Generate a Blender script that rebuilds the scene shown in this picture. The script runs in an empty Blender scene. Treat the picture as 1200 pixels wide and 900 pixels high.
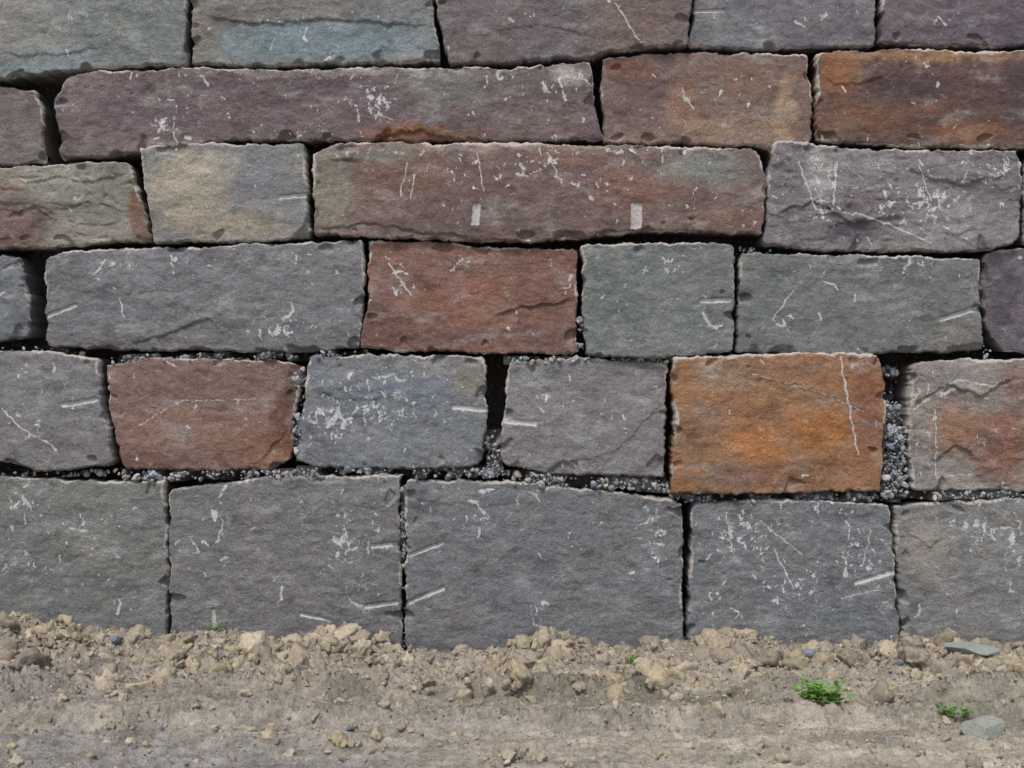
import bpy, math, numpy as np, random, bmesh
from mathutils import Vector
random.seed(3); RS=np.random.RandomState(7)
S=0.004; ZC=1.2; D=6.0
def lin(c):
    c=np.asarray(c,float)/255.0
    return np.where(c<=0.04045,c/12.92,((c+0.055)/1.055)**2.4)
def slin(c,s=0.62):
    c=np.asarray(c,float); L=c@np.array([.3,.59,.11]); return lin(L+(c-L)*s)
def wx(px): return (px-600)*S
def wz(py): return (450-py)*S+ZC
_p=np.arange(256); np.random.RandomState(1).shuffle(_p); _p=np.concatenate([_p,_p,_p])
_a=np.random.RandomState(2).rand(256)*2*np.pi; _gx=np.cos(_a); _gy=np.sin(_a)
def pn(x,y,seed=0):
    x=np.asarray(x,float)+seed*17.37; y=np.asarray(y,float)+seed*5.91
    xi=np.floor(x).astype(int); yi=np.floor(y).astype(int)
    xf=x-xi; yf=y-yi; xi&=255; yi&=255
    u=xf*xf*xf*(xf*(xf*6-15)+10); v=yf*yf*yf*(yf*(yf*6-15)+10)
    def g(i,j,a,b):
        h=_p[_p[i]+j]; return _gx[h]*a+_gy[h]*b
    n00=g(xi,yi,xf,yf); n10=g(xi+1,yi,xf-1,yf); n01=g(xi,yi+1,xf,yf-1); n11=g(xi+1,yi+1,xf-1,yf-1)
    return ((n00*(1-u)+n10*u)*(1-v)+(n01*(1-u)+n11*u)*v)*1.45
def fbm(x,y,seed=0,o=4,g=0.5):
    r=0;a=1;t=0
    for k in range(o):
        r=r+a*pn(x*2**k,y*2**k,seed+k*3.3); t+=a; a*=g
    return r/t*1.3
def sst(a,b,x):
    t=np.clip((x-a)/(b-a),0,1); return t*t*(3-2*t)

class NT:
    def __init__(s,name):
        s.m=bpy.data.materials.new(name); s.m.use_nodes=True; s.t=s.m.node_tree; s.t.nodes.clear()
        s.out=s.n('ShaderNodeOutputMaterial'); s.b=s.n('ShaderNodeBsdfPrincipled'); s.l(s.b.outputs[0],s.out.inputs[0])
    def n(s,ty,**k):
        x=s.t.nodes.new(ty)
        for a,b in k.items(): setattr(x,a,b)
        return x
    def l(s,a,b): s.t.links.new(a,b)
    def inp(s,sock,v):
        if isinstance(v,bpy.types.NodeSocket): s.l(v,sock)
        else: sock.default_value=v
    def math(s,op,a,b=0.0,clamp=False):
        x=s.n('ShaderNodeMath',operation=op,use_clamp=clamp); s.inp(x.inputs[0],a); s.inp(x.inputs[1],b); return x.outputs[0]
    def noise(s,vec,scale,detail=4,rough=0.55,dist=0.0):
        x=s.n('ShaderNodeTexNoise'); s.l(vec,x.inputs['Vector'])
        x.inputs['Scale'].default_value=scale; x.inputs['Detail'].default_value=detail
        x.inputs['Roughness'].default_value=rough; x.inputs['Distortion'].default_value=dist
        return x.outputs['Fac']
    def rng(s,v,a,b,c=0.0,d=1.0,smooth=True):
        x=s.n('ShaderNodeMapRange',interpolation_type='SMOOTHSTEP' if smooth else 'LINEAR'); s.inp(x.inputs[0],v)
        for i,q in enumerate((a,b,c,d)): s.inp(x.inputs[i+1],q)
        return x.outputs[0]
    def mix(s,f,a,b,mode='MIX'):
        x=s.n('ShaderNodeMix',data_type='RGBA',blend_type=mode); s.inp(x.inputs[0],f)
        s.inp(x.inputs[6],a); s.inp(x.inputs[7],b); return x.outputs[2]
    def vscale(s,vec,v):
        x=s.n('ShaderNodeVectorMath',operation='MULTIPLY'); s.l(vec,x.inputs[0]); x.inputs[1].default_value=v
        return x.outputs[0]
    def attr(s,name):
        return s.n('ShaderNodeAttribute',attribute_name=name)
def col4(c): 
    r=lin(c); return (r[0],r[1],r[2],1)
def grey(s,f):
    x=s.n('ShaderNodeCombineColor')
    for i in range(3): s.l(f,x.inputs[i])
    return x.outputs[0]

def stone_material():
    s=NT('quarry_stone')
    tc=s.n('ShaderNodeTexCoord'); P=tc.outputs['Object']
    base=s.attr('Col').outputs['Color']; mk=s.attr('Msk')
    sp=s.n('ShaderNodeSeparateColor'); s.l(mk.outputs['Color'],sp.inputs[0])
    paint,dens,wear=sp.outputs[0],sp.outputs[1],sp.outputs[2]
    n2=s.noise(s.vscale(P,(3,3,9)),3.4,5,0.72,0.3); n3=s.noise(P,125,3,0.78); n7=s.noise(P,20,6,0.76,0.4)
    f=s.math('MULTIPLY',s.rng(n2,0.25,0.75,0.80,1.20,False),s.rng(n3,0.25,0.75,0.58,1.44,False))
    f=s.math('MULTIPLY',f,s.rng(n7,0.28,0.72,1.18,0.80,False))
    c=s.mix(1.0,base,grey(s,f),'MULTIPLY')
    c=s.mix(s.rng(n7,0.27,0.40,0.40,0.0),c,col4((186,184,180)))
    c=s.mix(s.rng(n7,0.62,0.72,0,0.42),c,col4((62,59,60)))
    wv=s.math('ADD',s.math('MULTIPLY',wear,0.66),s.math('ADD',s.math('MULTIPLY',n7,0.5),s.math('MULTIPLY',n3,0.5)))
    c=s.mix(s.rng(wv,0.74,0.92,0,0.82),c,col4((202,195,184)))
    nf=s.noise(s.vscale(P,(1.0,1,0.8)),31,4,0.64,0.5)
    fv=s.math('ADD',s.math('ADD',nf,s.math('MULTIPLY',dens,0.285)),s.math('MULTIPLY',s.math('SUBTRACT',n3,0.5),0.18))
    fm=s.math('MULTIPLY',s.rng(fv,0.728,0.768),s.rng(n3,0.25,0.5,0.55,0.97))
    c=s.mix(fm,c,col4((216,216,217)))
    pv=s.math('ADD',paint,s.math('MULTIPLY',s.math('SUBTRACT',n3,0.5),1.1))
    c=s.mix(s.rng(pv,0.40,0.54,0,0.88),c,col4((210,208,203)))
    s.l(c,s.b.inputs['Base Color'])
    s.l(s.rng(n7,0.3,0.7,0.60,0.85),s.b.inputs['Roughness'])
    s.b.inputs['Specular IOR Level'].default_value=0.42
    h=s.math('ADD',s.math('MULTIPLY',n3,0.8),s.math('MULTIPLY',n7,1.5))
    bp=s.n('ShaderNodeBump'); bp.inputs['Strength'].default_value=0.85; bp.inputs['Distance'].default_value=0.010
    s.l(h,bp.inputs['Height']); s.l(bp.outputs[0],s.b.inputs['Normal'])
    return s.m
def earth_material(name,bumpd=0.014):
    s=NT(name); tc=s.n('ShaderNodeTexCoord'); P=tc.outputs['Object']
    base=s.attr('Col').outputs['Color']
    n2=s.noise(P,34,6,0.74,0.2); n3=s.noise(P,230,2,0.7)
    f=s.math('MULTIPLY',s.rng(n2,0.25,0.75,0.54,1.42,False),s.rng(n3,0.25,0.75,0.72,1.28,False))
    c=s.mix(1.0,base,grey(s,f),'MULTIPLY')
    v=s.n('ShaderNodeTexVoronoi'); s.l(P,v.inputs['Vector']); v.inputs['Scale'].default_value=70
    sc=s.n('ShaderNodeSeparateColor'); s.l(v.outputs['Color'],sc.inputs[0])
    m=s.math('MULTIPLY',s.rng(sc.outputs[0],0.84,0.86),s.rng(v.outputs['Distance'],0.28,0.42,1,0))
    c=s.mix(s.math('MULTIPLY',m,0.6),c,col4((140,143,148)))
    m2=s.math('MULTIPLY',s.rng(sc.outputs[1],0.84,0.86),s.rng(v.outputs['Distance'],0.25,0.36,1,0))
    c=s.mix(s.math('MULTIPLY',m2,0.5),c,col4((208,200,186)))
    s.l(c,s.b.inputs['Base Color']); s.b.inputs['Roughness'].default_value=0.95
    s.b.inputs['Specular IOR Level'].default_value=0.15
    h=s.math('ADD',s.math('MULTIPLY',n2,1.3),s.math('ADD',s.math('MULTIPLY',n3,0.4),s.math('MULTIPLY',m2,0.25)))
    bp=s.n('ShaderNodeBump'); bp.inputs['Strength'].default_value=1.0; bp.inputs['Distance'].default_value=bumpd
    s.l(h,bp.inputs['Height']); s.l(bp.outputs[0],s.b.inputs['Normal'])
    return s.m
def rock_material(name,sc,bd):
    s=NT(name); tc=s.n('ShaderNodeTexCoord'); P=tc.outputs['Object']
    base=s.attr('Col').outputs['Color']
    n2=s.noise(P,sc,5,0.75,0.2)
    c=s.mix(1.0,base,grey(s,s.rng(n2,0.25,0.75,0.60,1.38,False)),'MULTIPLY'); s.l(c,s.b.inputs['Base Color'])
    s.b.inputs['Roughness'].default_value=0.93; s.b.inputs['Specular IOR Level'].default_value=0.15
    bp=s.n('ShaderNodeBump'); bp.inputs['Strength'].default_value=0.8; bp.inputs['Distance'].default_value=bd
    s.l(n2,bp.inputs['Height']); s.l(bp.outputs[0],s.b.inputs['Normal'])
    return s.m
def leaf_material():
    s=NT('weed_leaf'); base=s.attr('Col').outputs['Color']
    s.l(base,s.b.inputs['Base Color']); s.b.inputs['Roughness'].default_value=0.55
    return s.m

def make_mesh(name,verts,quads,mat,col=None,msk=None,smooth=True,tris=False,parent=None):
    me=bpy.data.meshes.new(name); nv=len(verts); k=3 if tris else 4
    me.vertices.add(nv); me.vertices.foreach_set('co',np.asarray(verts,np.float32).ravel())
    q=np.asarray(quads,np.int32); me.loops.add(q.size); me.loops.foreach_set('vertex_index',q.ravel())
    me.polygons.add(len(q)); me.polygons.foreach_set('loop_start',np.arange(0,q.size,k,dtype=np.int32))
    me.polygons.foreach_set('use_smooth',np.full(len(q),smooth,bool))
    me.update(calc_edges=True); me.validate()
    for nm,a in (('Col',col),('Msk',msk)):
        if a is not None:
            at=me.color_attributes.new(nm,'FLOAT_COLOR','POINT')
            b=np.ones((nv,4),np.float32); b[:,:3]=a; at.data.foreach_set('color',b.ravel())
    me.materials.append(mat)
    ob=bpy.data.objects.new(name,me); bpy.context.scene.collection.objects.link(ob)
    if parent: ob.parent=parent
    return ob

STONE=stone_material(); EARTH=earth_material('sandy_soil'); CLOD=rock_material('soil_crumb',55,.012); ROCK=rock_material('broken_rock',110,.005); LEAF=leaf_material()
wall=bpy.data.objects.new('stone_wall',None); bpy.context.scene.collection.objects.link(wall)

G=(117,118,119); BG=(108,117,126); GG=(112,120,112); GB=(124,118,112); PG=(118,106,112); PU=(100,80,86); DP=(74,58,70)
RU=(124,78,58); OD=(132,82,46); BE=(150,142,124); TE=(112,132,136); OL=(122,118,100)
B=[]
def blk(top,bot,base,patches=(),L=(),R=(),rel=1.0,ter=0.0,fl=0.15,off=0.0,step=0.0046,wear=1.0,sat=.62):
    B.append(dict(top=top,bot=bot,L=L,R=R,base=base,patches=patches,rel=rel,ter=ter,fl=fl,off=off,step=step,wear=wear,sat=sat))
# row A
blk([(-95,-52),(60,-50),(215,-54)],[(-95,97),(0,93),(60,85),(140,78),(220,77)],(120,123,120),[(20,40,60,50,BE,.5),(110,30,70,30,GG,.7),(60,70,60,16,TE,.5),(180,50,50,40,GG,.6),(10,85,30,10,TE,.6)],fl=.14,ter=.2,off=.01)
blk([(222,-50),(360,-54),(501,-50)],[(226,77),(300,79),(420,76),(515,73)],(118,120,116),[(380,45,130,28,TE,1),(320,12,110,14,(126,116,108),.8),(240,40,20,50,(130,114,96),.8),(300,55,50,16,TE,.8),(280,20,50,10,(104,98,92),.6)],R=[(512,40)],ter=.3,fl=.18,off=-.01,sat=.6)
blk([(509,-50),(660,-52),(815,-50)],[(527,77),(600,76),(650,70),(695,70),(712,62),(804,56)],(114,102,102),[(730,25,45,40,(122,96,78),.7),(600,30,60,30,(118,100,100),.6),(780,20,30,40,(120,94,84),.6),(550,60,40,15,(110,90,82),.5)],L=[(512,20)],fl=.16,off=-.02)
blk([(821,-50),(920,-54),(1030,-50)],[(807,55),(900,57),(1029,54)],(114,109,113),[(850,30,50,20,G,.8),(960,30,60,25,(106,98,106),.7)],fl=.16,off=.012)
blk([(1036,-50),(1150,-52),(1310,-50)],[(1033,51),(1120,56),(1200,54),(1310,54)],(106,93,100),[(1100,20,50,20,(118,104,108),.6),(1160,35,50,30,(92,78,90),.7)],fl=.14)
# row B
blk([(-130,100),(0,98),(39,105)],[(-130,191),(0,192),(49,190)],(112,100,97),[(20,170,40,20,(130,122,114),.6)],fl=.14,ter=.2,R=[(48,130)],off=.03)
blk([(84,90),(120,82),(200,80),(300,82),(450,80),(600,79),(691,75)],[(70,187),(120,186),(165,178),(250,167),(370,165),(500,167),(600,167),(706,166)],(112,93,95),
    [(530,105,60,22,(116,114,106),.8),(485,158,55,10,(144,86,52),1),(200,120,100,30,(108,89,92),.6),(330,95,120,14,(100,83,88),.7),(610,100,40,20,(110,97,94),.7),(130,170,60,12,(124,108,102),.6),(640,140,60,20,(120,100,92),.7),(665,90,24,12,(168,158,146),.95),(95,140,20,50,(122,106,100),.6),(540,160,60,10,(122,86,68),.6),(400,85,170,5,(156,148,138),.75),(240,172,70,5,(160,150,138),.6)],L=[(64,120)],R=[(696,120)],fl=.26,ter=.3,off=-.015,sat=.66)
blk([(704,67),(760,62),(830,59),(947,64)],[(708,168),(800,168),(890,172),(906,181),(953,167)],(124,100,89),
    [(760,105,45,35,(108,88,87),.8),(850,150,70,16,(150,122,94),.8),(880,90,50,20,(128,96,78),.8),(920,130,12,35,(178,146,108),.7),(800,120,20,30,(146,104,74),.7),(740,80,30,14,(132,86,64),.8)],R=[(952,110)],fl=.16,off=.008,sat=.68)
blk([(956,62),(1050,57),(1150,60),(1190,60),(1300,62)],[(956,168),(1050,172),(1150,175),(1200,176),(1300,176)],(100,75,68),
    [(985,90,24,32,(152,98,58),.75),(1080,67,110,7,(164,124,84),.8),(1060,115,60,30,(84,64,64),.9),(1010,140,60,20,(122,84,60),.8),(1130,155,50,14,(138,94,60),.7),(1185,110,20,30,(80,65,69),.8),(1150,110,30,20,(94,68,64),.7),(1100,125,30,10,(126,84,60),.6)],fl=.16,wear=1.2,sat=.74,off=-.015)
# row C
blk([(-120,194),(0,194),(80,191),(149,187)],[(-120,293),(0,292),(60,292),(120,286),(179,284)],(128,123,110),
    [(15,265,45,30,(112,80,72),.95),(10,215,20,14,(146,108,84),.6),(162,240,11,46,(122,78,54),.85),(100,270,50,14,(142,134,118),.6),(60,205,60,10,(156,152,138),.7)],R=[(163,230)],ter=1.0,rel=1.3,fl=.12,off=.005)
blk([(166,173),(250,168),(358,169)],[(182,286),(270,284),(364,279)],(128,126,120),
    [(215,220,38,45,(168,153,124),.85),(300,205,40,30,(118,120,122),.9),(270,265,70,14,(164,148,118),.7),(200,180,20,10,(110,112,108),.6),(340,240,20,30,(122,122,118),.8),(255,195,30,14,(176,164,140),.6),(245,235,20,30,(160,148,124),.6)],L=[(172,230)],fl=.16,off=-.008,wear=1.2,sat=.66)
blk([(367,180),(390,171),(420,168),(550,167),(700,171),(850,173),(888,178)],[(369,276),(430,278),(480,280),(600,286),(680,281),(760,273),(894,275)],(118,94,88),
    [(388,225,30,50,(138,128,112),.95),(822,200,60,20,(124,125,116),.95),(480,210,50,36,(128,95,77),.7),(620,225,100,26,(112,86,84),.7),(740,225,60,24,(132,92,74),.7),(850,255,40,16,(134,103,84),.7),(600,174,160,7,(154,134,118),.8),(560,265,130,12,(102,84,80),.7),(500,245,40,14,(98,78,76),.6),(680,185,50,12,(126,92,74),.6),(440,182,50,8,(126,122,110),.8)],R=[(897,215)],fl=.26,ter=.3,off=-.028,wear=1.4,sat=.70)
blk([(905,165),(950,166),(975,172),(1050,176),(1193,177)],[(894,289),(960,294),(1050,296),(1140,296),(1191,287)],(126,117,118),
    [(925,220,20,50,(114,104,106),.8),(1000,272,32,11,(88,76,88),.8),(1080,215,60,24,(140,130,128),.6),(960,200,14,30,(176,166,158),.6),(1110,270,70,16,(140,132,130),.6),(1160,210,30,30,(118,108,110),.7),(1010,240,50,14,(116,102,106),.7)],L=[(898,230)],R=[(1197,235)],ter=.8,rel=1.5,fl=.32,off=-.015)
blk([(1203,182),(1330,182)],[(1203,286),(1330,287)],(106,100,104),off=.02)
# row D
blk([(-110,297),(0,297),(22,300)],[(-110,400),(0,400),(34,397)],(110,114,116),[(10,320,30,14,(130,132,132),.7)],R=[(29,345)],fl=.15,off=.025)
blk([(54,302),(75,294),(130,291),(250,288),(350,284),(426,281)],[(53,407),(200,412),(350,413),(421,409)],(115,114,115),
    [(220,325,120,20,(125,123,124),.7),(130,380,60,20,(111,113,114),.7),(350,350,60,30,(119,117,118),.6),(80,340,30,40,(109,109,110),.7),(400,310,24,20,(132,130,128),.6),(180,402,100,8,(98,90,86),.5)],R=[(428,310),(424,360)],ter=.4,fl=.2,off=-.012)
blk([(433,282),(520,284),(600,290),(678,291)],[(422,409),(520,414),(674,417)],(128,92,77),
    [(455,320,24,26,(132,102,90),.7),(520,300,60,14,(138,98,80),.6),(440,375,26,30,(110,76,68),.8),(560,350,60,24,(136,90,70),.8),(640,345,40,16,(120,84,72),.7),(640,390,44,26,(114,82,74),.8),(530,395,60,14,(108,76,70),.7),(600,372,50,8,(150,104,82),.6)],L=[(430,345)],ter=.4,rel=1.1,fl=.18,off=.004,sat=.74)
blk([(681,287),(770,284),(861,285)],[(685,418),(770,420),(859,414)],(112,117,113),[(720,340,30,50,(106,115,109),.6),(820,330,40,40,(117,119,115),.6)],fl=.18,off=-.010)
blk([(868,296),(900,298),(1000,299),(1100,300),(1148,303)],[(864,414),(1000,417),(1156,411)],(113,116,112),
    [(920,350,40,40,(107,113,110),.6),(1060,330,80,24,(117,119,113),.6),(1120,390,40,20,(124,117,108),.6)],R=[(1150,360)],fl=.18,off=.006)
blk([(1156,300),(1175,293),(1200,291),(1320,290)],[(1160,392),(1176,414),(1240,417),(1320,415)],(100,90,96),[(1185,350,20,40,(90,76,88),.8),(1180,300,24,10,(114,104,108),.8)],L=[(1151,345)],fl=.12,off=.01)
# row E
blk([(-130,411),(0,411),(60,412),(116,420)],[(-130,541),(0,542),(40,552),(80,553),(137,543)],(121,118,118),[(60,450,60,26,(125,123,123),.6),(90,520,50,20,(124,117,112),.6)],R=[(121,470)],fl=.22,ter=.2,off=-.01)
blk([(122,425),(180,420),(250,419),(320,422),(355,429)],[(143,550),(230,552),(320,551),(340,541)],(126,101,92),
    [(330,495,11,50,(96,62,48),.95),(345,445,11,26,(74,48,38),.9),(200,500,60,30,(138,106,90),.6),(170,540,50,12,(106,75,62),.7),(280,520,50,26,(130,98,80),.7),(200,435,60,12,(124,97,91),.6),(310,530,30,20,(126,82,56),.7)],L=[(130,490)],R=[(346,480)],fl=.18,off=.01,sat=.8)
blk([(362,416),(430,415),(567,417)],[(344,541),(400,551),(480,551),(564,548)],(114,118,121),
    [(460,460,60,20,(108,119,132),.7),(400,520,40,20,(112,115,120),.7),(550,440,22,26,(140,128,112),.8),(530,530,40,14,(119,117,115),.6),(490,425,80,7,(138,132,124),.6)],L=[(354,480)],R=[(571,480)],fl=.3,off=-.006)
blk([(596,424),(680,419),(782,425)],[(585,546),(650,557),(779,561)],(125,120,119),[(640,440,30,16,(125,123,123),.6),(740,470,30,40,(129,122,120),.6),(690,530,60,20,(119,114,114),.6)],L=[(589,490)],fl=.18,off=.012)
blk([(788,420),(870,415),(960,413),(1028,414)],[(785,580),(900,579),(1030,575)],(146,107,76),
    [(850,440,44,20,(150,124,100),.9),(930,430,60,14,(140,108,86),.8),(1012,480,20,70,(126,84,62),.9),(820,500,26,34,(136,106,84),.8),(900,558,90,16,(130,95,72),.8),(900,520,60,17,(166,112,64),.85),(965,500,38,20,(162,108,60),.8),(860,560,30,14,(128,104,92),.7),(930,460,50,8,(156,120,90),.7),(880,485,40,12,(132,98,74),.6)],R=[(1037,470)],L=[(789,500)],fl=.15,off=-.03,wear=1.4,sat=.86)
blk([(1067,430),(1090,423),(1130,421),(1320,418)],[(1069,575),(1130,577),(1320,573)],(140,131,124),
    [(1120,500,30,32,(148,108,82),.85),(1175,520,34,46,(134,92,73),.9),(1190,450,20,20,(130,97,81),.8),(1110,440,40,10,(126,122,122),.7),(1150,455,20,10,(178,164,150),.7),(1080,550,14,20,(126,124,125),.7)],L=[(1065,500)],ter=.5,rel=1.2,fl=.22,wear=1.5,sat=.8)
# row F (foot below ground)
blk([(-140,558),(0,558),(100,563),(194,565)],[(-140,830),(100,830),(199,830)],(117,119,112),[(60,590,60,20,(117,121,112),.8),(130,680,40,40,(113,112,107),.6),(20,690,40,40,(109,113,108),.6),(110,640,30,24,(140,133,119),.5)],R=[(197,650)],fl=.22,ter=.2)
blk([(199,574),(220,570),(300,560),(467,556)],[(203,840),(330,840),(471,840)],(118,115,113),[(230,620,26,50,(115,117,112),.6),(380,590,80,16,(123,123,119),.6),(300,690,60,40,(119,114,110),.6),(430,690,40,40,(115,113,113),.6)],L=[(199,650)],R=[(470,650)],fl=.2,ter=.15,off=-.01)
blk([(475,562),(600,564),(690,573),(801,587)],[(475,840),(640,840),(800,840)],(114,115,116),[(600,640,80,40,(111,113,113),.6),(530,720,40,30,(123,116,109),.6),(720,620,60,30,(115,118,116),.6),(700,720,60,30,(121,117,113),.6)],L=[(475,650)],R=[(800,680)],fl=.18,ter=.15,off=.004)
blk([(812,589),(900,585),(1041,590)],[(803,840),(930,840),(1059,840)],(115,117,118),[(900,620,60,24,(119,119,119),.6),(1000,720,50,24,(111,115,115),.6),(850,700,30,30,(119,117,113),.6)],L=[(808,680)],R=[(1048,660)],fl=.27,ter=.2,off=-.012)
blk([(1047,593),(1120,587),(1340,583)],[(1064,840),(1200,840),(1340,840)],(126,124,119),[(1090,640,26,36,(150,139,121),.8),(1150,640,50,30,(134,132,126),.6),(1180,710,40,24,(122,120,115),.6)],L=[(1052,660)],fl=.22,ter=.2,off=.005)
def extra(x0,x1,y0,y1,seed):
    r=random.Random(seed); x=x0
    while x<x1-60:
        w=r.uniform(170,430)
        if x1-(x+w)<150: w=x1-x
        c=r.choice([G,BG,GG,PG,GB,PU,RU,(112,106,112),OD,OL])
        c2=r.choice([G,GG,PG,RU,BE]); a=r.uniform(-4,4); b=r.uniform(-4,4)
        near=abs(x+w/2-600)<1250
        blk([(x,y0+a),(x+w-6,y0+b)],[(x+r.uniform(-5,5),y1+a-3),(x+w-6+r.uniform(-5,5),y1+b-3)],c,[(x+w*r.random(),(y0+y1)/2,w*.3,40,c2,.7),(x+w*r.random(),(y0+y1)/2,w*.3,40,c2,.6)],fl=.2,ter=.3,step=0.014 if near else 0.03,off=r.uniform(-.02,.01))
        x+=w
rowsL=[(-50,88,-103),(100,188,-138),(196,289,-128),(298,398,-118),(412,540,-138),(558,830,-148)]
rowsR=[(-50,52,1318),(64,172,1308),(182,285,1338),(292,412,1328),(420,570,1328),(584,830,1348)]
for i,(a,b,x) in enumerate(rowsL): extra(-1400,x,a,b,i)
for i,(a,b,x) in enumerate(rowsR): extra(x,2600,a,b,50+i)
extra(-1400,2600,-172,-60,90); extra(-1400,2600,-290,-178,91)

clusters=[(440,118,20,22,1.0),(200,135,22,26,.5),(640,100,40,18,.5),(355,155,50,8,.6),(590,95,34,12,.4),(180,90,60,7,.5),(668,92,20,12,.8),(245,165,30,6,.6),(190,150,10,14,.8),
(560,200,50,24,.5),(640,190,44,20,.6),(700,215,50,20,.5),(820,240,40,18,.4),(330,385,40,12,1.0),(345,310,36,12,.5),(130,312,30,10,.4),(215,310,16,10,.6),
(385,492,30,24,1.0),(450,478,46,22,.7),(420,450,30,12,.7),(500,435,40,10,.4),(255,602,12,24,1.0),(400,632,18,40,.9),(235,650,12,24,.7),(420,690,18,26,.6),(440,645,10,50,.5),
(558,612,18,30,.9),(768,640,8,24,1.0),(625,715,12,12,.9),(690,640,50,34,.4),(870,625,36,30,.8),(920,690,50,26,.6),(1000,660,26,30,.7),(850,700,20,24,.5),(960,600,40,14,.6),
(100,610,36,20,.6),(40,660,40,20,.5),(150,690,30,20,.3),(1145,620,30,16,.8),(1190,640,10,50,.8),(1110,700,40,12,.4),(30,590,14,14,.7),(765,600,12,10,.7),(325,680,20,14,.4),
(1080,235,50,30,.65),(1150,200,36,20,.6),(970,225,18,36,.6),(1070,72,60,9,.4),(1000,150,40,12,.2),(850,105,50,18,.35),(780,310,44,12,.5),(830,380,20,18,.6),(920,380,26,18,.6),(1080,310,40,8,.6),(960,320,30,10,.5),
(660,345,20,26,.4),(470,330,20,26,.5),(560,300,60,9,.4),(700,500,40,20,.5),(650,470,30,16,.5),(40,500,30,20,.5),(60,430,40,10,.5),(1090,520,14,36,.6),(1100,460,30,10,.7),(330,30,60,10,.5),(610,15,60,10,.4),(950,20,50,12,.5),(1100,20,50,12,.5),(120,15,60,10,.5),
(100,225,40,14,.3),(420,180,50,7,.6),(760,178,100,5,.6),(580,575,60,5,.7),(300,566,60,4,.6),(920,590,80,4,.6),(200,422,60,4,.6)]
drills=[(327,232,361,229,2.4),(820,353,857,352,2.7),(1101,375,1147,361,2.6),(74,475,117,468,2.6),(529,477,571,480,3.0),(588,493,629,497,3.0),(434,640,469,637,2.6),(478,652,520,636,2.2),(427,711,466,706,2.5),(478,707,521,689,2.5),
(1000,683,1046,670,2.8),(352,719,388,727,2.2),(55,371,90,357,2.0),(559,239,557,265,4.6),(745,239,745,269,6.4),(250,712,252,735,2.4),(0,316,22,306,1.7),(815,12,850,11,1.7)]
scr=[(982,418,992,470,1.5),(992,470,1003,532,1.5),(455,308,482,346,1.4),(720,5,750,52,1.1),(478,192,470,230,1.3),(560,180,566,225,1.2),(640,180,660,220,1.1),(486,205,482,235,1.1),(880,438,960,460,.8),(960,460,1010,482,.8),
(980,190,975,240,1.6),(1000,250,1040,262,1.5),(1040,262,1090,285,1.3),(935,190,955,245,1.5),(955,245,1000,252,1.3),(1075,195,1090,235,1.2),(140,350,146,372,1.5),(905,375,930,340,1.3),(985,700,1030,690,1.0),(1070,480,1120,445,2.0),(1120,445,1160,452,1.7),(1095,480,1098,560,1.3),(1098,560,1140,556,1.2),
(5,478,26,500,1.3),(26,500,60,520,1.2),(160,500,210,470,.8),(210,470,300,468,.75),(186,155,196,138,2.2),(905,640,930,690,1.0),(1020,620,1010,665,1.2),(665,540,700,560,.8),(850,600,860,650,1.1),(890,610,940,650,.9)]
rr=random.Random(5)
for (cx,cy,rx,ry,st) in clusters:
    for k in range(int(.5+2.2*st)):
        x=cx+rr.uniform(-1,1)*rx; y=cy+rr.uniform(-1,1)*ry; a=rr.choice([rr.gauss(1.57,.4),rr.gauss(1.3,.4),rr.gauss(.1,.4)])
        for j in range(rr.randint(1,4)):
            l=rr.uniform(1.5,7); x2=x+l*math.cos(a); y2=y+l*math.sin(a); scr.append((x,y,x2,y2,rr.uniform(1.0,2.8)))
            a+=rr.gauss(0,.6); x=x2+rr.uniform(0,4)*math.cos(a); y=y2+rr.uniform(0,4)*math.sin(a)
for k in range(150):
    x=rr.uniform(-20,1220); y=rr.uniform(0,730); a=rr.gauss(1.4,.8); l=rr.uniform(1,8)
    scr.append((x,y,x+l*math.cos(a),y+l*math.sin(a),rr.uniform(.9,2.2)))
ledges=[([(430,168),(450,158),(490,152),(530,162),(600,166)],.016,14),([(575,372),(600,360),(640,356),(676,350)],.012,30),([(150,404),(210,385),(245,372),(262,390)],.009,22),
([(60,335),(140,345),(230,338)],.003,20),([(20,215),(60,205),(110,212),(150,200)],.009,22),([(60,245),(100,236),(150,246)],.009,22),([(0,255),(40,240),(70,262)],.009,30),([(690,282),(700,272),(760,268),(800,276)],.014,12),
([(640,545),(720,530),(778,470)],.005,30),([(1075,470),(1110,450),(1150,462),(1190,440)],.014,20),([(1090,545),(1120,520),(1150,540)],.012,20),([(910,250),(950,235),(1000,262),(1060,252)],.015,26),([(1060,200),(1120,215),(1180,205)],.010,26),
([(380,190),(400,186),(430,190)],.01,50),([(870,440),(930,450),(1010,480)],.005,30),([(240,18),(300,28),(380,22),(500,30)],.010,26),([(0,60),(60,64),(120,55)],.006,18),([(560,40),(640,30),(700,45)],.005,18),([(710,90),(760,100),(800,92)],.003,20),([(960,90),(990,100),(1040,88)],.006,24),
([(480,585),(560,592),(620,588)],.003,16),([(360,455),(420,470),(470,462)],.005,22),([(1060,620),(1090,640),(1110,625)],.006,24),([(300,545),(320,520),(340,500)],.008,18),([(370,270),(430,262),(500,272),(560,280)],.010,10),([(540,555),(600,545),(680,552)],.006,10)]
def poly(pts,t):
    p=np.array(pts,float); d=np.r_[0,np.cumsum(np.hypot(*(np.diff(p,axis=0).T)))]; d/=d[-1]
    return np.interp(t,d,p[:,0]),np.interp(t,d,p[:,1])
def segd(X,Y,s):
    x0,y0,x1,y1=s[:4]; dx,dy=x1-x0,y1-y0; L=dx*dx+dy*dy+1e-6
    t=np.clip(((X-x0)*dx+(Y-y0)*dy)/L,0,1); return np.hypot(X-x0-t*dx,Y-y0-t*dy)
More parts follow.
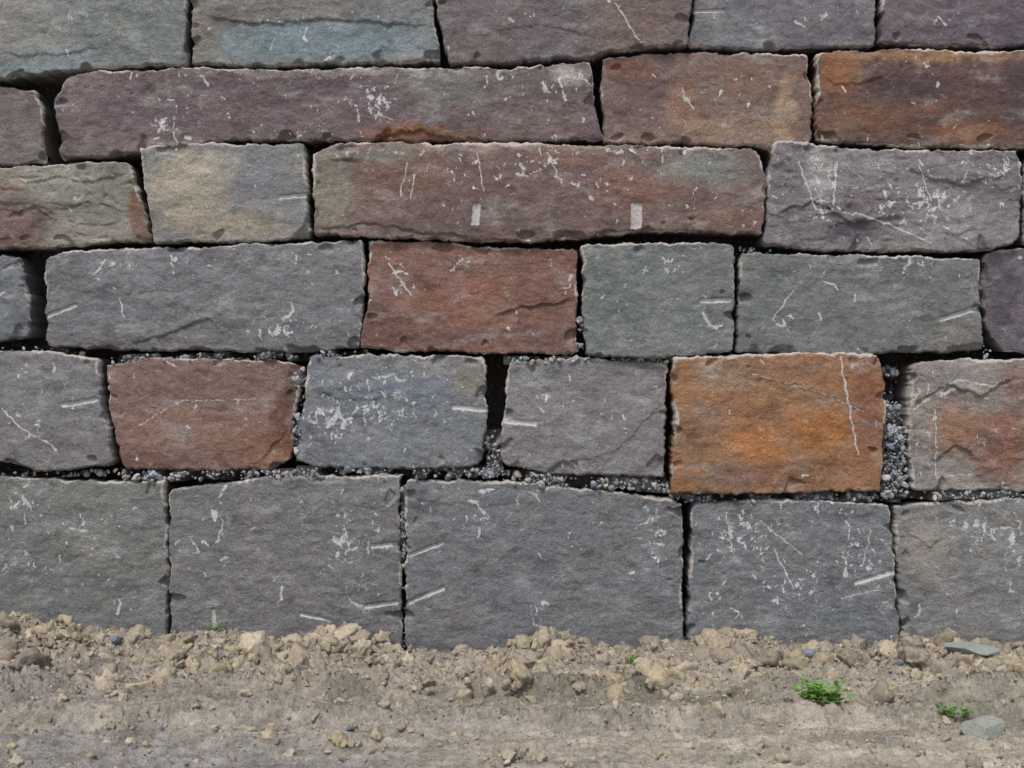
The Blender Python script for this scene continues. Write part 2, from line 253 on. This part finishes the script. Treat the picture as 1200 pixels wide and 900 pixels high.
COOL=np.array([.985,1.0,1.02])
def build_block(i,b):
    top,bot=b['top'],b['bot']; Lp=[top[0],*b['L'],bot[0]]; Rp=[top[-1],*b['R'],bot[-1]]
    W=(top[-1][0]-top[0][0]+bot[-1][0]-bot[0][0])/2; H=(bot[0][1]-top[0][1]+bot[-1][1]-top[-1][1])/2
    st=b['step']/S; nu=max(8,int(W/st)); nv=max(8,int(H/st))
    u=np.linspace(0,1,nu+1); v=np.linspace(0,1,nv+1); U,V=np.meshgrid(u,v)
    tx,ty=poly(top,u); bx,by=poly(bot,u); lx,ly=poly(Lp,v); rx,ry=poly(Rp,v)
    X=(1-V)*tx+V*bx+(1-U)*lx[:,None]+U*rx[:,None]-((1-U)*(1-V)*top[0][0]+U*(1-V)*top[-1][0]+(1-U)*V*bot[0][0]+U*V*bot[-1][0])
    Y=(1-V)*ty+V*by+(1-U)*ly[:,None]+U*ry[:,None]-((1-U)*(1-V)*top[0][1]+U*(1-V)*top[-1][1]+(1-U)*V*bot[0][1]+U*V*bot[-1][1])
    Y=Y-1.3*V+.3
    sd=i*1.7+1
    dl,dr,dt,db=U*W,(1-U)*W,V*H,(1-V)*H
    dx=np.minimum(dl,dr); dy=np.minimum(dt,db)
    rc=np.clip(4+11*pn(X/60,Y/60,sd+9),1.5,14)
    cx=np.clip(rc-dx,0,None); cy=np.clip(rc-dy,0,None)
    pull=cx*cy/(rc+1e-3)*0.28
    X=X+np.where(dl<dr,1,-1)*pull; Y=Y+np.where(dt<db,1,-1)*pull
    X=X+2.6*pn(X/45,Y/45,sd)+1.8*pn(X/14,Y/14,sd+2)+1.3*pn(X/5,Y/5,sd+3)
    Y=Y+2.2*pn(X/50,Y/50,sd+4)+1.9*pn(X/14,Y/14,sd+5)+1.3*pn(X/5,Y/5,sd+6)
    k=1.2; d=-k*np.log(np.exp(-dx/k)+np.exp(-dy/k)); d=np.clip(d,0,None)
    r=1.2+1.1*np.clip(pn(X/40,Y/40,sd+7)+.3,0,2)+20*np.clip(pn(X/24,Y/20,sd+8)-.30,0,1)*2+2.2*np.clip(pn(X/6,Y/6,sd+11),0,1)
    q=np.clip(1-d/r,0,1); drop=(1-np.sqrt(np.clip(1-q*q,0,1)))*np.minimum(r,5)*S*1.4+.010*sst(0,.22,q)*np.clip((r-4)/8,0,1)+.004*q
    rel=b['rel']
    h=.011*rel*fbm(X/130,Y/100,sd+12,3)+.0034*rel*fbm(X/40,Y/26,sd+13,4,.64)+.0032*fbm(X/10,Y/8,sd+14,4,.70)
    h=h+.010*rel*np.abs(fbm(X/85,Y/50,sd+16,4,.5))
    if b['ter']:
        n=fbm(X/110,Y/46,sd+15,4,.5)*2.2; fl=np.floor(n); fr=n-fl; h=h+.0055*b['ter']*(fl+sst(.85,1.0,fr))
    lh=np.zeros_like(X)
    if b['step']<.01:
        for pts,dep,dec in ledges:
            mx=sum(p[0] for p in pts)/len(pts); my=sum(p[1] for p in pts)/len(pts)
            if not (X.min()<mx<X.max() and Y.min()<my<Y.max()): continue
            px=[p[0] for p in pts]; py=[p[1] for p in pts]
            s=Y-np.interp(X,px,py)-5*fbm(X/18,Y/60,sd+50,4,.6)
            end=sst(px[0]-4,px[0]+16,X)*sst(px[-1]+4,px[-1]-16,X)
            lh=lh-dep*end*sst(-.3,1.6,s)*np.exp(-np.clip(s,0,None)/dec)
        h=h+lh
    tl=RS.uniform(-1,1,2); h=h+.010*tl[0]*(U-.5)+.018*tl[1]*(V-.5)
    yy=b['off']*1.3-h+drop+RS.uniform(-.012,.012)
    sat=b['sat']*1.16
    c=np.empty(X.shape+(3,)); c[:]=slin(b['base'],sat)
    wX=X+18*fbm(X/36,Y/30,sd+20,5,.72); wY=Y+13*fbm(X/36,Y/30,sd+21,5,.72)
    for (px,py,prx,pry,pc,ps) in b['patches']:
        t=np.sqrt(((wX-px)/prx)**2+((wY-py)/pry)**2)
        m=(sst(1.45,.5,t)*ps)[...,None]; c=c*(1-m)+slin(pc,sat)*m
    hue=(sst(.0,.6,fbm(X/50,Y/40,sd+24,4,.65))*.28)[...,None]; c=c*(1-hue)+slin((150,138,124),.8)*hue*(c.mean()/.2)**.5
    dk=(sst(.1,.55,fbm(X/45,Y/22,sd+25,5,.7))*.34)[...,None]; c=c*(1-dk)
    lt=(sst(.10,.55,fbm(X/60,Y/30,sd+26,5,.72))*.32)[...,None]; c=c*(1-lt)+lin((170,169,165))*lt
    c*=(1+.20*fbm(X/60,Y/24,sd+22,5,.65))[...,None]
    if max(b['base'])-min(b['base'])<14: c=c*COOL
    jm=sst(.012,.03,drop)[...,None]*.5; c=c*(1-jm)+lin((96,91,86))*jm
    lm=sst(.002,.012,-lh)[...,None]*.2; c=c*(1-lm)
    paint=np.zeros_like(X); dens=np.full_like(X,b['fl']*.85)
    x0,x1,y0,y1=X.min(),X.max(),Y.min(),Y.max()
    if b['step']<.01:
        for (px,py,prx,pry,ps) in clusters:
            if px+2*prx<x0 or px-2*prx>x1 or py+2*pry<y0 or py-2*pry>y1: continue
            dens=np.maximum(dens,b['fl']*.85+ps*.60*np.exp(-(((X-px)/prx)**2+((Y-py)/pry)**2)*.8))
        for s in scr:
            mx,my=(s[0]+s[2])/2,(s[1]+s[3])/2; e=60
            if mx<x0-e or mx>x1+e or my<y0-e or my>y1+e: continue
            dd=segd(X+2.0*pn(X/9,Y/9,3),Y+1.2*pn(X/7,Y/7,4),s); paint=np.maximum(paint,.74*np.exp(-(dd/s[4])**2))
        for s in drills:
            mx,my=(s[0]+s[2])/2,(s[1]+s[3])/2
            if mx<x0-4 or mx>x1+4 or my<y0-4 or my>y1+4: continue
            L=math.hypot(s[2]-s[0],s[3]-s[1]); ux,uy=(s[2]-s[0])/L,(s[3]-s[1])/L
            al=(X-mx)*ux+(Y-my)*uy; ac=(Y-my)*ux-(X-mx)*uy+.8*pn(X/6,Y/6,8); w=s[4]
            al=al+1.5*pn(X/4,Y/4,9)
            box=sst(L/2+1,L/2-1,np.abs(al))*sst(w+.9,w-.7,np.abs(ac)); paint=np.maximum(paint,.88*box)
            yy=yy+.009*box*np.sqrt(np.clip(1-(ac/(w+.8))**2,0,1))
    wear=np.exp(-d/2.8)*b['wear']*(.62+.95*pn(X/35,Y/35,sd+30))*np.where(dt<db,1.3,.70)
    paint*=sst(.5,3,d)
    n0=X.size; verts=np.stack([wx(X).ravel(),yy.ravel(),wz(Y).ravel()],1)
    cols=c.reshape(-1,3); msk=np.stack([paint.ravel(),dens.ravel(),wear.ravel()],1)
    I=np.arange(n0).reshape(nv+1,nu+1)
    quads=np.stack([I[:-1,:-1],I[1:,:-1],I[1:,1:],I[:-1,1:]],-1).reshape(-1,4)
    loop=np.r_[I[0,:-1],I[:-1,-1],I[-1,:0:-1],I[:0:-1,0]]; m=len(loop); cen=verts[loop].mean(0); bases=loop
    for kd,dep in enumerate((.07,.15,.46)):
        vb=verts[loop].copy(); vb[:,1]=dep+(.012*pn(vb[:,0]*9,vb[:,2]*9,sd+kd) if kd<2 else 0)
        jit=.004*pn(vb[:,0]*14+kd,vb[:,2]*14,sd+40+kd)[:,None]
        vb[:,[0,2]]+=(cen[[0,2]]-vb[:,[0,2]])*np.array([.006,.02])*(kd*.7)+jit
        new=np.arange(m)+len(verts); verts=np.vstack([verts,vb])
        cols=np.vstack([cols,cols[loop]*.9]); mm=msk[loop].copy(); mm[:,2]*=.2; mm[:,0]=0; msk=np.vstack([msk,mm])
        quads=np.vstack([quads,np.stack([bases,np.roll(bases,-1),np.roll(new,-1),new],1)]); bases=new
    make_mesh('stone_block_%02d'%i,verts,quads,STONE,cols*1.25,msk,parent=wall)
for i,b in enumerate(B): build_block(i,b)

bx=np.linspace(-8.1,8.1,400); bz=np.linspace(-.4,4.0,110); BX,BZ=np.meshgrid(bx,bz)
BY=.26+.03*fbm(BX*4,BZ*4,5,4)
I=np.arange(BX.size).reshape(BX.shape)
qb=np.stack([I[:-1,:-1],I[:-1,1:],I[1:,1:],I[1:,:-1]],-1).reshape(-1,4)
make_mesh('packed_earth_core',np.stack([BX.ravel(),BY.ravel(),BZ.ravel()],1),qb,EARTH,np.tile(lin((80,76,72)),(BX.size,1)),parent=wall)

# ground
def graded(lo,flo,fhi,hi,st,gr=1.22):
    f=list(np.arange(flo,fhi+st/2,st)); a=[];x=flo;s=st
    while x>lo: s*=gr; x-=s; a.append(x)
    b=[];x=f[-1];s=st
    while x<hi: s*=gr; x+=s; b.append(x)
    return np.array(a[::-1]+f+b)
contact_x=np.array([-40,0,60,100,200,260,330,400,440,480,560,610,640,700,780,850,950,1050,1100,1160,1240])
contact_y=np.array([730,730,732,740,748,744,752,738,754,776,776,762,744,770,758,746,766,756,752,764,756])
def gz(x,y):
    px=x/S+600; zc=(748-np.interp(px,contact_x,contact_y))*S
    dist=np.clip(-y,0,None); near=np.exp(-(dist/.30)**2)
    fade=sst(12,3.5,np.hypot(x,y+1))
    bw=.74+.22*pn(x*.9,x*0+5,71)
    band=sst(bw+.4,bw-.2,dist)
    z=zc*near*sst(4,2.6,np.abs(x))
    z=z+fade*(.014*fbm(x*2.2,y*3,3,4,.55)+.030*fbm(x*1.3,y*6.0,8,5,.66)*sst(.5,1.1,dist))
    bil=1-np.abs(fbm(x*5,y*6,11,5,.66))*2.4
    z=z+fade*band*(.052*bil-.022+.070*fbm(x*2.8,y*4.2,14,5,.64)*(.5+.5*sst(0,.2,dist)))
    b2=1-np.abs(fbm(x*18,y*18,17,4,.68))*2.4
    z=z+fade*(.015+.016*band)*b2-.014
    z=z+fade*.050*np.exp(-((dist-1.02-.14*pn(x*1.3,x*0,21))/.10)**2)*sst(-.4,.3,pn(x*1.7,x*0+3,22)+.1)*(1+.8*b2)
    z=z+fade*.034*np.exp(-((dist-1.40-.08*pn(x*1.1,x*0,25))/.06)**2)*(1+.7*b2)
    z=z+fade*.028*np.exp(-((dist-1.72-.06*pn(x*1.3,x*0,27))/.05)**2)*sst(-.3,.3,pn(x*1.4,x*0+3,29))
    tread=np.sin(x*95+2.5*pn(x*2,y*2,30)+14*(dist-1.5))*sst(1.35,1.6,dist)*sst(-.5,-1.3,x)
    z=z+fade*.0045*tread*sst(2.6,2.1,dist)
    return z
gx=graded(-600,-3.2,3.2,600,.0085); gy=np.r_[graded(-600,-2.5,.12,.6,.0072,1.22),[2,10,60,300,600.]]
GX,GY=np.meshgrid(gx,gy); GZ=gz(GX,GY)
I=np.arange(GX.size).reshape(GX.shape)
qg=np.stack([I[:-1,:-1],I[:-1,1:],I[1:,1:],I[1:,:-1]],-1).reshape(-1,4)
def groundcol(x,y):
    d=np.clip(-y,0,None); s_=.80
    c=np.empty(x.shape+(3,)); c[:]=slin((178,166,146),s_)
    wX=x+.2*fbm(x*3,y*3,60,4); wY=-y+.14*fbm(x*3,y*4,61,5,.6)
    def p(px,py,rx,ry,cc,s):
        nonlocal c
        t=np.sqrt(((wX-px)/rx)**2+((wY-py)/ry)**2); m=(sst(1.4,.5,t)*s)[...,None]; c=c*(1-m)+slin(cc,s_)*m
    p(-2.0,1.0,.9,.35,(160,151,141),.9); p(-1.5,1.9,1.2,.35,(156,151,143),.9); p(-2.3,.25,.5,.2,(172,159,138),.8)
    p(1.3,.9,1.2,.18,(184,172,148),.7); p(.6,1.5,1.0,.25,(182,170,149),.7); p(1.8,1.3,.5,.25,(146,141,121),.7); p(.4,1.1,.7,.12,(138,132,112),.8); p(1.1,1.25,.9,.09,(142,136,116),.7)
    p(-.3,1.35,.9,.2,(164,156,145),.6); p(1.6,1.9,1,.25,(194,182,156),.8); p(-.9,1.15,.7,.1,(148,139,121),.7); p(0,.15,3.2,.16,(170,155,129),.6)
    m=np.clip(.6*fbm(x*6,y*8,63,5,.68),-.38,.30); c*=(1+m)[...,None]
    g=(sst(.10,.5,fbm(x*1.5,y*7,64,5,.6))*.48)[...,None]; c=c*(1-g)+lin((126,120,107))*g
    return c
make_mesh('ground',np.stack([GX.ravel(),GY.ravel(),GZ.ravel()],1),qg,EARTH,groundcol(GX,GY).reshape(-1,3)*1.08)

ex=np.linspace(-8,8,60); prof=[(.34,-.3),(.34,4.05),(.5,4.12),(2,4.3),(6,5.0),(12,6.0),(20,6.2),(40,3),(60,-.3)]
ev=[]
for (yy_,zz_) in prof:
    for x in ex:
        sh=1+max(0,yy_-.5)*.5; ev.append((x*sh,yy_,zz_+(.12*float(pn(x*.6,yy_*.6,77)) if .5<yy_<50 else 0)))
ev=np.array(ev); I=np.arange(len(ev)).reshape(len(prof),-1)
qe=np.stack([I[:-1,:-1],I[:-1,1:],I[1:,1:],I[1:,:-1]],-1).reshape(-1,4)
make_mesh('hill_embankment',ev,qe,EARTH,np.tile(lin((122,112,88)),(len(ev),1)))

def ico(sub):
    bm=bmesh.new(); bmesh.ops.create_icosphere(bm,subdivisions=sub,radius=1.0)
    v=np.array([x.co[:] for x in bm.verts]); f=np.array([[y.index for y in x.verts] for x in bm.faces]); bm.free(); return v,f
def angular(sub,seed,ncut=9,rough=.05):
    r=np.random.RandomState(seed); v,f=ico(sub)
    for k in range(ncut):
        n=r.normal(size=3); n/=np.linalg.norm(n); h=r.uniform(.45,.85); t=v@n-h; v=v-np.clip(t,0,None)[:,None]*n
    v=v*(1+rough*pn(v[:,0]*2.5+v[:,2],v[:,1]*2.5,seed))[:,None]; return v,f
def clod(sub,seed):
    v,f=angular(sub,seed,7,.0); n=fbm(v[:,0]*1.6+v[:,2]*1.1,v[:,1]*1.6-v[:,2]*.8,seed,3,.6)
    v=v*(1+.42*n+.24*pn(v[:,0]*4+v[:,2]*3,v[:,1]*4-v[:,2]*2,seed+2)+.16*pn(v[:,0]*9+v[:,2]*6,v[:,1]*9-v[:,2]*5,seed+3))[:,None]; return v,f
V_s=[angular(2,k) for k in range(14)]; V_b=[angular(3,40+k,12) for k in range(10)]; V_c=[clod(3,70+k) for k in range(12)]; V_cs=[clod(2,90+k) for k in range(12)]
V_l=[clod(4,130+k) for k in range(6)]
def rotm(r):
    q=r.normal(size=4); q/=np.linalg.norm(q); w,x,y,z=q
    return np.array([[1-2*(y*y+z*z),2*(x*y-z*w),2*(x*z+y*w)],[2*(x*y+z*w),1-2*(x*x+z*z),2*(y*z-x*w)],[2*(x*z-y*w),2*(y*z+x*w),1-2*(x*x+y*y)]])
class Pile:
    def __init__(s): s.v=[];s.f=[];s.c=[];s.n=0
    def add(s,var,pos,size,col,r,flat=.75):
        v,f=var; sc=size*np.array([r.uniform(.8,1.3),r.uniform(.65,1.1),r.uniform(.55,1)*flat/.75])
        if flat>.7: a=(v*sc)@rotm(r).T
        else:
            t=r.uniform(0,6.28); a=(v*sc)@np.array([[math.cos(t),-math.sin(t),0],[math.sin(t),math.cos(t),0],[0,0,1]]).T
        s.v.append(a+pos); s.f.append(f+s.n); s.n+=len(v); s.c.append(np.tile(col,(len(v),1)))
    def out(s,name,mat,smooth,parent=None):
        return make_mesh(name,np.vstack(s.v),np.vstack(s.f),mat,np.vstack(s.c),smooth=smooth,tris=True,parent=parent)
r=np.random.RandomState(12)
tan=[(180,167,145),(172,158,135),(186,174,152),(162,151,133),(174,161,134),(156,146,130)]; bl=[(132,138,146),(120,124,128),(146,144,142),(156,148,144),(138,128,126)]
soil=Pile(); rock=Pile()
def pick(l,j=.10): return lin(l[r.randint(len(l))])*(1+r.uniform(-j,j))*1.03
v1=[clod(1,200+k) for k in range(10)]
def scatter(n,fn,dst):
    P=[fn() for _ in range(n)]; a=np.array([p[:3] for p in P]); z=gz(a[:,0],a[:,1])
    for (x,y,s,vs,c,e),zz in zip(P,z): dst.add(vs[r.randint(len(vs))],np.array([x,y,zz+s*e]),s,c,r)
def f1():
    x=r.uniform(-3.4,3.4); d=abs(r.normal(0,.58)); d=r.uniform(0,2.3) if r.rand()<.20 else d
    s=min(.0072*math.exp(abs(r.normal(0,.90))),.066); s=min(s,.026) if d>1.15 else s
    return (x,-d-.008-s*.5,s,V_c if s>.014 else V_cs,pick(tan,.14),.08)
scatter(5000,f1,soil)
def f2():
    d=abs(r.normal(0,.7)) if r.rand()<.62 else r.uniform(0,2.4)
    s=.0026*math.exp(abs(r.normal(0,.66))); return (r.uniform(-3.3,3.3),-d-.006,min(s,.012),v1,pick(tan,.22),.25)
scatter(19000,f2,soil)
def f3():
    d=abs(r.normal(0,.5)) if r.rand()<.55 else r.uniform(0,2.4)
    s=.0028*math.exp(abs(r.normal(0,.70))); return (r.uniform(-3.3,3.3),-d-.008,min(s,.022),V_s,pick(bl+[(164,156,146),(172,164,152)]),.2)
scatter(5500,f3,rock)
def gpos(px,py):
    t=ZC/((py-450)/1500.0); return (px-600)/1500.0*t, -(D-t)
for (px,py,w,kind) in [(305,760,28,'c'),(275,772,15,'c'),(330,748,15,'c'),(405,750,25,'c'),(425,765,17,'c'),(60,752,17,'c'),(90,752,15,'c'),(645,756,27,'c'),(620,770,20,'c'),
    (580,800,26,'c'),(595,886,17,'r'),(840,760,30,'c'),(870,792,20,'c'),(1080,774,32,'c'),(1040,769,20,'c'),(1105,762,22,'c'),(690,792,18,'c'),(740,802,18,'c'),(480,830,15,'c'),(545,792,18,'c'),(30,792,18,'c'),(900,779,20,'c'),(1160,792,18,'c'),(960,774,18,'c'),(500,802,17,'c'),(350,802,16,'c'),(200,787,16,'c'),(780,777,19,'c'),(130,800,13,'c'),(400,868,12,'c'),(820,800,15,'c')]:
    x,y=gpos(px,py+w*.4); y=min(y,-.07); s=w*S*.74; z=float(gz(np.array([x]),np.array([y]))[0]); soil.add(V_l[r.randint(6)] if kind=='c' else V_b[3],np.array([x,y,z+s*.22]),s,pick(tan,.05)*1.03,r)
    for k in range(20):
        a=r.uniform(0,6.28); q=s*r.uniform(.9,2.2); s2=s*r.uniform(.08,.36); soil.add(V_cs[r.randint(12)],np.array([x+q*math.cos(a),min(y+q*math.sin(a),-.02),z+s2*.3]),s2,pick(tan),r)
soil.out('soil_clods',CLOD,True); rock.out('gravel',ROCK,False)
for (nm,px,py,w,cc,fl) in [('loose_rock',1148,858,32,(158,160,150),.4),('loose_rock',1135,768,34,(150,158,152),.32),('loose_rock',990,757,11,(206,208,212),.7),('loose_rock',1120,748,8,(124,96,100),.6),('loose_rock',955,770,14,(136,142,152),.5),('loose_rock',137,762,9,(124,130,140),.6),('loose_rock',590,762,9,(132,138,146),.6),('loose_rock',30,775,12,(150,142,134),.6)]:
    p=Pile(); x,y=gpos(px,py+w*.2); y=min(y,-.06); s=w*S*.9; z=float(gz(np.array([x]),np.array([y]))[0]); p.add(V_b[r.randint(10)],np.array([0,0,0]),s,lin(cc),r,flat=fl); o=p.out(nm,ROCK,False); o.location=(x,y,z+s*.28*fl+.014)
jg=Pile()
# gravel packed in the joints: x0,y0,x1,y1,half width px,count,depth range
joints=[(125,421,430,415,4,230,-.004,.05),(0,409,120,413,3,30,.01,.06),(590,422,790,422,3.5,150,.0,.05),(790,418,860,416,3,20,.01,.05),(0,556,140,554,4,70,.0,.05),(140,558,345,557,5,340,-.012,.05),(345,554,590,555,5,280,-.010,.05),(590,560,785,570,6,340,-.012,.05),(785,584,1060,583,4.5,180,-.004,.05),(1060,581,1200,581,4.5,120,-.004,.05),
 (352,430,345,530,6,220,.0,.07),(575,505,577,548,8,150,.02,.09),(1052,500,1050,582,13,540,.0,.10),(1048,430,1052,500,10,170,.06,.17),(682,370,680,416,4,70,.01,.05),(472,570,471,760,2.5,160,.008,.05),(150,555,152,560,6,60,-.02,.03),(864,292,905,295,3,30,.01,.06),(1150,410,1165,416,6,50,.0,.06)]
gcol=[(148,156,164),(138,146,154),(160,162,164),(168,162,154),(124,129,135),(180,175,166)]
fv=[];ff=[];fc=[];fn=0
for (x0,y0,x1,y1,hw,n,d0,d1) in joints:
    a=math.atan2(y1-y0,x1-x0)
    for k in range(n):
        t=r.rand(); o=r.uniform(-1,1)*hw; px=x0+(x1-x0)*t-math.sin(a)*o; py=y0+(y1-y0)*t+math.cos(a)*o
        if fbm(px/38,py/38,95,3)<-.12 and n<500 and r.rand()<.88: continue     # empty, dark stretches
        s=min(.0040*math.exp(abs(r.normal(0,.74))),.024)
        jg.add(V_s[r.randint(14)],np.array([wx(px),r.uniform(d0,d1),wz(py)]),s,pick(gcol)*1.1,r)
    if n<90: continue
    L=math.hypot(x1-x0,y1-y0); nu=max(3,int(L/1.6)); nv=7
    tt,oo=np.meshgrid(np.linspace(0,1,nu),np.linspace(-1,1,nv)); ph=hw*1.5
    PX=x0+(x1-x0)*tt-math.sin(a)*oo*ph; PY=y0+(y1-y0)*tt+math.cos(a)*oo*ph
    YY=d1*.85+.02*fbm(PX/9,PY/9,88,4,.65)+.012*oo**2+.15*sst(.02,-.30,fbm(PX/38,PY/38,95,3))
    I=np.arange(PX.size).reshape(PX.shape)+fn; fn+=PX.size
    fv.append(np.stack([wx(PX).ravel(),YY.ravel(),wz(PY).ravel()],1)); ff.append(np.stack([I[:-1,:-1],I[1:,:-1],I[1:,1:],I[:-1,1:]],-1).reshape(-1,4))
    fc.append(np.tile(lin((128,127,125)),(PX.size,1)))
make_mesh('joint_grit_bed',np.vstack(fv),np.vstack(ff),ROCK,np.vstack(fc),parent=wall)
jg.out('joint_gravel',ROCK,False,parent=wall)

def weed(name,px,py,w,n,seed):
    r=np.random.RandomState(seed); x,y=gpos(px,py); z=float(gz(np.array([x]),np.array([y]))[0]); R=w*S/2
    vs=[];fs=[];cs=[];c=0
    for k in range(n):
        a=r.uniform(0,6.28); L=R*r.uniform(.3,1.15); tip=np.array([math.cos(a)*L,math.sin(a)*L*.8,R*r.uniform(.15,.75)]); root=np.array([0,0,-.005])+.15*tip*[1,1,0]
        sd_=np.cross(tip-root,[0,0,1.]); sd_/=np.linalg.norm(sd_)+1e-6
        vs+=[root-sd_*.0007,root+sd_*.0007,tip+sd_*.0005,tip-sd_*.0005]; fs+=[(c,c+1,c+2),(c,c+2,c+3)]; cs+=[lin((92,110,52))]*4; c+=4
        for j in range(7):
            t=.3+.7*(j+1)/7; p=root+(tip-root)*t+r.normal(size=3)*R*.06; ang=a+r.uniform(-1.6,1.6)
            d=np.array([math.cos(ang),math.sin(ang),r.uniform(-.1,.7)]); d/=np.linalg.norm(d); side=np.cross(d,[0,0,1.]); side/=np.linalg.norm(side); up=np.cross(side,d)
            l=R*r.uniform(.14,.28); wd=l*r.uniform(.3,.5); g=lin((80+r.randint(60),140+r.randint(50),50+r.randint(24)))
            vs+=[p,p+d*l*.45+side*wd+up*l*.08,p+d*l,p+d*l*.45-side*wd+up*l*.08,p+d*l*.5-up*l*.04]; cs+=[g]*5; fs+=[(c,c+1,c+4),(c+1,c+2,c+4),(c+2,c+3,c+4),(c+3,c,c+4)]; c+=5
    o=make_mesh(name,np.array(vs),np.array(fs),LEAF,np.array(cs)*.8,smooth=False,tris=True); o.location=(x,y,z+.014)
weed('weed_plant',968,836,50,56,1); weed('weed_plant',1124,844,32,28,2); weed('weed_plant',738,782,30,14,3); weed('weed_plant',250,752,30,12,4); weed('weed_plant',158,782,18,9,5); weed('weed_plant',860,892,14,4,6)

az=math.radians(202); el=math.radians(60)
sv=Vector((math.sin(az)*math.cos(el),math.cos(az)*math.cos(el),math.sin(el)))
sl=bpy.data.lights.new('sun','SUN'); sl.energy=1.9; sl.angle=math.radians(10); sl.color=(1,.97,.93)
so=bpy.data.objects.new('sun',sl); so.rotation_euler=sv.to_track_quat('Z','Y').to_euler(); so.location=(0,-5,8); bpy.context.scene.collection.objects.link(so)
w=bpy.data.worlds.new('World'); bpy.context.scene.world=w; w.use_nodes=True; nt=w.node_tree
sky=nt.nodes.new('ShaderNodeTexSky'); sky.sky_type='NISHITA'; sky.sun_disc=False; sky.sun_elevation=el; sky.sun_rotation=az; sky.dust_density=3.0
nt.links.new(sky.outputs[0],nt.nodes['Background'].inputs[0]); nt.nodes['Background'].inputs[1].default_value=.145
cam=bpy.data.cameras.new('camera'); cam.lens=45; cam.sensor_width=36; cam.clip_end=2000; cam.clip_start=.05
co=bpy.data.objects.new('camera',cam); co.location=(0,-D,ZC); co.rotation_euler=(math.radians(90),0,0); bpy.context.scene.collection.objects.link(co)
bpy.context.scene.camera=co
sc=bpy.context.scene; sc.view_settings.view_transform='Standard'; sc.view_settings.look='None'; sc.view_settings.exposure=0
